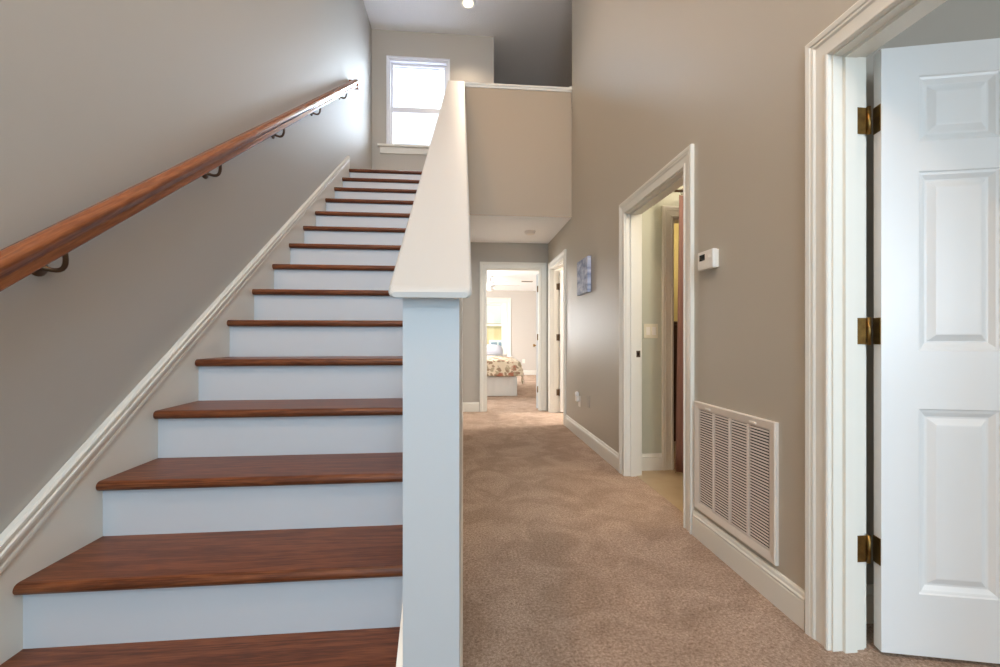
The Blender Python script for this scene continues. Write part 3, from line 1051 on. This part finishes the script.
def can_light(x, y, label, power=60, col=(1.0, 0.80, 0.60)):
    o = thing('recessed_light', label, 'ceiling light', (x, y, ZT))
    prof = [(0.098, -0.001), (0.098, -0.006), (0.088, -0.010), (0.074, -0.008)]
    MB().lathe(prof + [(0.070, -0.004)], (x, y, ZT), 'Z', 32).build('trim_ring', FANW, o)
    MB().lathe([(0.056, -0.005), (0.053, -0.016), (0.040, -0.026), (0.010, -0.030)], (x, y, ZT), 'Z', 28).build('lens', LENS, o)
    d = bpy.data.lights.new('downlight_beam', 'SPOT')
    d.energy = power
    d.color = col
    d.spot_size = R(120)
    d.spot_blend = 0.8
    d.shadow_soft_size = 0.05
    l = bpy.data.objects.new('downlight_beam', d)
    COL.objects.link(l)
    l.location = (x, y, ZT - 0.05)
    return o


can_light(0.061, 5.36, 'round lit downlight in the tall ceiling above the gallery')
can_light(0.60, 3.35, 'second lit downlight in the tall ceiling, over the hall', 36, (1.0, 0.60, 0.30))

# ------------------------------------------------------------------ bathroom
sw = thing('light_switch', 'almond double switch plate on the bathroom wall', 'light switch', (1.502, 3.26, 1.12))
MB().rbox((1.444, 3.254, 1.062), (1.560, 3.26, 1.178), 0.003).build('plate', ALMOND, sw)
for x in (1.478, 1.526):
    MB().rbox((x - 0.016, 3.250, 1.088), (x + 0.016, 3.2545, 1.152), 0.002).build('rocker', PLASTIC, sw)
cu = thing('shower_curtain', 'brown cloth curtain hanging inside the bathroom doorway', 'curtain', (2.2, 3.05, 0.05))
NX, NZ = 60, 14
vs, fs = [], []
for i in range(NX + 1):
    for j in range(NZ + 1):
        u, v = i / NX, j / NZ
        flare = 0.55 + 0.45 * (1 - v)
        x = 1.640 - 0.03 * (1 - v) + u * 0.95
        vs.append((x, 3.06 + 0.028 * flare * math.sin(u * 46) + 0.012 * math.sin(u * 19 + 1), 0.035 + v * 2.12))
for i in range(NX):
    for j in range(NZ):
        q = i * (NZ + 1) + j
        fs.append((q, q + NZ + 1, q + NZ + 2, q + 1))
o = MB().add(vs, fs, True).build('cloth', CURTAIN, cu)
s_ = o.modifiers.new('thick', 'SOLIDIFY')
s_.thickness = 0.003
for k in range(8):
    x = 1.66 + k * 0.125
    MB().tube([(x, 3.06 + 0.020 * math.cos(t), 2.175 + 0.022 * math.sin(t)) for t in [2 * math.pi * q / 14 for q in range(15)]], 0.0025, 6).build('ring', BRONZE, cu)
tag(MB().tube([(1.60, 3.06, 2.181), (2.8, 3.06, 2.181), (4.19, 3.06, 2.181)], 0.010, 12).build('curtain_rod', BRONZE), 'dark curtain rod over the brown bathroom curtain', 'curtain rod')
cb_ = thing('linen_cabinet', 'dark wooden cabinet standing in the room beyond the bathroom', 'cabinet', (2.3, 4.35, 0))
MB().rbox((1.9, 4.15, 0.0), (2.9, 4.58, 1.20), 0.006).build('body', DARKWOOD, cb_)
MB().rbox((1.87, 4.12, 1.20), (2.93, 4.59, 1.235), 0.008).build('top', DARKWOOD, cb_)
for x in (1.92, 2.41):
    dd = MB().rbox((x, 4.132, 0.08), (x + 0.47, 4.15, 1.16), 0.004).build('door', DARKWOOD, cb_)
    MB().lathe([(0.006, 0.0), (0.006, -0.012), (0.014, -0.020), (0.010, -0.028)], (x + (0.43 if x < 2 else 0.04), 4.132, 0.75), 'Y', 14).build('knob', NICKEL, dd)
point('bathroom_lamp_light', (2.1, 2.35, 2.3), 32, (1.0, 0.88, 0.68), 0.12)
point('inner_room_lamp_light', (2.2, 3.8, 2.25), 14, (1.0, 0.84, 0.55), 0.10)

# ------------------------------------------------------------------ bedroom
# window
a2, b2, c2, d2 = BW
mb = casing_mb(MB(), 'X', YR, -1, a2, b2, d2, c2, [(w * 1.6, t) for w, t in CASING])
w2 = tag(mb.build('window_2', TRIM), 'bright bedroom window with a yellow house outside', 'window', kind='structure')
mb = MB()
mb.box((a2, YR + 0.02, c2), (a2 + 0.07, YR + 0.12, d2)).box((b2 - 0.12, YR + 0.02, c2), (b2, YR + 0.12, d2)).box((a2 + 0.07, YR + 0.02, d2 - 0.07), (b2 - 0.12, YR + 0.12, d2)).box((a2 + 0.07, YR + 0.02, c2), (b2 - 0.12, YR + 0.12, c2 + 0.07))
mb.box((a2 + 0.07, YR + 0.05, 1.42), (b2 - 0.12, YR + 0.09, 1.48))
mb.build('window_frame', TRIM, w2)
MB().box((a2 + 0.06, YR + 0.068, c2 + 0.06), (b2 - 0.11, YR + 0.072, d2 - 0.06)).build('pane', GLASS, w2)
MB().rbox((a2 - 0.18, YR - 0.06, c2 - 0.03), (b2 + 0.18, YR + 0.02, c2), 0.006).build('sill', TRIM, w2)

mb = casing_mb(MB(), 'X', YR, -1, -1.45, -0.45, 2.10, 0.55, CASING)
w4 = tag(mb.build('window_4', TRIM), 'added bedroom window, unseen, lighting the sheen on the hall wall', 'window', kind='structure')  # unseen window added for the light that makes the hall sheen
mb = MB().box((-1.45, YR + 0.02, 0.55), (-1.39, YR + 0.10, 2.10)).box((-0.51, YR + 0.02, 0.55), (-0.45, YR + 0.10, 2.10)).box((-1.39, YR + 0.02, 2.04), (-0.51, YR + 0.10, 2.10))
mb.box((-1.39, YR + 0.02, 0.55), (-0.51, YR + 0.10, 0.61)).box((-1.39, YR + 0.04, 1.42), (-0.51, YR + 0.08, 1.47)).build('window_frame', TRIM, w4)

# bed
bed = thing('bed', 'low bed with a white gathered skirt beyond the bedroom doorway', 'bed', (0.2, 8.6, 0))
bx0, bx1, by0, by1 = -0.56, 0.985, 7.64, 9.66
mb = MB()
pts = []
n = 220
per = []
# gathered skirt as a waving strip round three sides
path = [(bx0, by1), (bx0, by0), (bx1, by0), (bx1, by1)]
segs = [(path[i], path[i + 1]) for i in range(3)]
vs, fs = [], []
k = 0
for (p, q) in segs:
    L_ = math.hypot(q[0] - p[0], q[1] - p[1])
    nx, ny = (q[1] - p[1]) / L_, -(q[0] - p[0]) / L_
    m = int(L_ / 0.02)
    for i in range(m + 1):
        t = i / m
        w = 0.006 * math.sin(t * L_ * 48) + 0.004 * math.sin(t * L_ * 21)
        x, y = p[0] + (q[0] - p[0]) * t, p[1] + (q[1] - p[1]) * t
        vs += [(x - nx * (0.004 + w), y - ny * (0.004 + w), 0.01), (x - nx * 0.002, y - ny * 0.002, 0.36)]
        if k:
            fs.append((2 * k - 2, 2 * k, 2 * k + 1, 2 * k - 1))
        k += 1
o = MB().add(vs, fs, True).build('skirt', LINEN, bed)
MB().rbox((bx0 + 0.02, by0 + 0.02, 0.06), (bx1 - 0.02, by1, 0.345), 0.02).build('box_spring', LINEN, bed)
MB().rbox((bx0 + 0.005, by0 + 0.005, 0.35), (bx1 - 0.005, by1, 0.62), 0.06).build('mattress', LINEN, bed)
MB().rbox((bx0 - 0.02, by1 + 0.0, 0.0), (bx1 + 0.02, by1 + 0.06, 0.70), 0.01).build('headboard', LINEN, bed)

# floral quilt draped over the bed
NXq, NYq = 70, 60
vs, fs = [], []
qx0, qx1, qy0, qy1 = bx0 - 0.30, bx1 + 0.33, by0 - 0.31, 9.05
for i in range(NXq + 1):
    for j in range(NYq + 1):
        u, v = qx0 + (qx1 - qx0) * i / NXq, qy0 + (qy1 - qy0) * j / NYq
        ox = max(0, u - bx1) - max(0, bx0 - u)
        oy = -max(0, by0 - v)
        ex, ey = abs(ox), abs(oy)
        drop = math.hypot(ex, ey)
        x = min(max(u, bx0), bx1) + math.copysign(min(ex, 0.05) + 0.16 * ex, ox) if ex else u
        y = max(v, by0) - (min(ey, 0.05) + 0.16 * ey) if ey else v
        zz = 0.655 - max(0, drop - 0.03) * 0.98
        inx = min(u - bx0, bx1 - u, v - by0)
        if inx > 0:
            zz = 0.655 + 0.035 * min(1, inx / 0.35)
        wav = 0.018 * math.sin(u * 17) * min(1, ey / 0.15) + 0.018 * math.sin(v * 15) * min(1, ex / 0.15)
        vs.append((x + (wav if ex else 0), y - (wav if ey else 0), zz + 0.010 * math.sin(u * 9 + v * 4) * math.sin(v * 8)))
for i in range(NXq):
    for j in range(NYq):
        q = i * (NYq + 1) + j
        fs.append((q, q + NYq + 1, q + NYq + 2, q + 1))
qo = MB().add(vs, fs, True).build('floral_quilt', FLORAL)
sm = qo.modifiers.new('thick', 'SOLIDIFY')
sm.thickness = 0.02
tag(qo, 'cream floral quilt with rust and green flowers draped over the bed', 'quilt')


def pillow(x, y, z, w, h, t, tilt, m, name, label, group=None):
    vs, fs = [], []
    N = 16
    for sgn in (1, -1):
        for i in range(N + 1):
            for j in range(N + 1):
                u, v = -1 + 2 * i / N, -1 + 2 * j / N
                e = max(0.0, (1 - abs(u) ** 3.0) * (1 - abs(v) ** 3.0)) ** 0.5
                pin = 1 - 0.06 * (abs(u) * abs(v)) ** 2
                vs.append((u * w / 2 * pin, sgn * t / 2 * e, v * h / 2 * pin))
    B = (N + 1) ** 2
    for s2 in (0, 1):
        for i in range(N):
            for j in range(N):
                q = s2 * B + i * (N + 1) + j
                fs.append((q, q + N + 1, q + N + 2, q + 1) if s2 else (q + 1, q + N + 2, q + N + 1, q))
    Mx = Matrix.Translation((x, y, z)) @ Matrix.Rotation(R(tilt), 4, 'X')
    o = MB().add([Mx @ Vector(p) for p in vs], fs, True).build(name, m)
    return tag(o, label, 'pillow', group)


pillow(0.56, 9.38, 0.80, 0.66, 0.42, 0.17, -65, PILLOWM, 'bed_pillow', 'grey pillow propped on the bed below the window', 'bed pillows')
pillow(-0.20, 9.38, 0.80, 0.66, 0.42, 0.17, -65, LINEN, 'bed_pillow', 'white pillow on the hidden side of the bed', 'bed pillows')

# ceiling fan
fx, fy = 0.60, 9.3
fan = thing('ceiling_fan', 'white ceiling fan hanging in the bedroom', 'ceiling fan', (fx, fy, 2.44))
MB().lathe([(0.065, 2.439), (0.065, 2.425), (0.030, 2.40), (0.013, 2.395)], (fx, fy, 0), 'Z', 24).build('canopy', FANW, fan)
MB().lathe([(0.012, 2.40), (0.012, 2.32)], (fx, fy, 0), 'Z', 14).build('downrod', NICKEL, fan)
MB().lathe([(0.030, 2.33), (0.090, 2.31), (0.105, 2.28), (0.105, 2.235), (0.070, 2.205), (0.050, 2.20)], (fx, fy, 0), 'Z', 28).build('motor_housing', FANW, fan)
MB().lathe([(0.052, 2.199), (0.085, 2.175), (0.085, 2.150), (0.050, 2.118), (0.010, 2.108)], (fx, fy, 0), 'Z', 28).build('light_globe', FANW, fan)
for k in range(5):
    an = R(8 + 72 * k)
    Mx = Matrix.Translation((fx, fy, 2.245)) @ Matrix.Rotation(an, 4, 'Z') @ Matrix.Rotation(R(11), 4, 'X')
    out = []
    for t in range(13):
        s2 = t / 12
        out.append((0.17 + 0.50 * s2, (0.052 + 0.018 * s2) * (1 if s2 < 0.9 else math.sqrt(max(0, 1 - ((s2 - 0.9) / 0.1) ** 2 * 0.8)))))
    poly = [(x, w) for x, w in out] + [(x, -w) for x, w in reversed(out)]
    mb = MB().prism(poly, 'Z', -0.003, 0.004)
    mb.v = [Mx @ Vector(v) for v in mb.v]
    bl_ = mb.build('blade', FANW, fan)
    mb = MB().prism([(0.095, 0.014), (0.16, 0.014), (0.22, 0.034), (0.24, 0.0), (0.22, -0.034), (0.16, -0.014), (0.095, -0.014)], 'Z', -0.007, -0.003)
    mb.v = [Mx @ Vector(v) for v in mb.v]
    mb.build('blade_arm', FANW, bl_)

# ceiling register in the bedroom
cv = thing('ceiling_register', 'small grey vent in the bedroom ceiling', 'vent', (1.53, 10.0, 2.44))
MB().rbox((1.38, 9.92, 2.430), (1.68, 10.08, 2.4395), 0.003).build('frame', PLASTIC, cv)
mb = MB()
for k in range(7):
    y = 9.945 + k * 0.018
    mb.prism([(y, 2.4295), (y + 0.003, 2.4295), (y + 0.010, 2.4225), (y + 0.007, 2.4225)], 'X', 1.40, 1.66)
mb.build('louver_blades', NICKEL, cv)
ou = thing('bedroom_outlet', 'white outlet low on the far bedroom wall', 'outlet', (1.75, YR, 0.40))
MB().rbox((1.71, YR - 0.006, 0.34), (1.79, YR, 0.46), 0.003).build('plate', PLASTIC, ou)
for dz in (-0.02, 0.02):
    MB().rbox((1.733, YR - 0.009, 0.40 + dz - 0.014), (1.767, YR - 0.0055, 0.40 + dz + 0.014), 0.003).build('socket', PLASTIC, ou)

# house seen through the bedroom window
hs = thing('neighbour_house', 'yellow and white house outside the bedroom window', 'house', (0.5, 22, -0.3))
MB().box((-6, 22.0, -0.3), (8, 27, 1.85)).build('ground_storey', SIDINGY, hs)
mb = MB().box((-6.1, 21.9, 1.85), (8.1, 27.1, 4.6))
for k in range(16):
    mb.box((-6.1, 21.885, 1.95 + k * 0.165), (8.1, 21.9, 2.08 + k * 0.165))
mb.build('upper_storey', SIDINGW, hs)
MB().prism([(21.5, 4.6), (27.5, 4.6), (24.5, 7.2)], 'X', -6.4, 8.4).build('roof', ROOFM, hs)
for x in (-3.1, -0.4, 0.95, 2.55, 4.2):
    MB().rbox((x, 21.86, -0.3), (x + 0.22, 21.99, 1.85), 0.01).build('porch_post', SIDINGW, hs)
for x in (-2.6, 0.05, 1.35, 3.0):
    f_ = MB().box((x, 21.93, 0.2), (x + 0.9, 22.0, 0.98)).build('window', SIDINGW, hs)
    MB().box((x + 0.10, 21.91, 0.35), (x + 0.42, 21.932, 0.86)).box((x + 0.50, 21.91, 0.35), (x + 0.80, 21.932, 0.86)).build('pane', HOUSEGLASS, f_)
tag(MB().box((-30, 12.4, -0.5), (30, 60, -0.3)).build('lawn', LAWN), 'lawn outside the bedroom window', 'lawn', kind='structure')
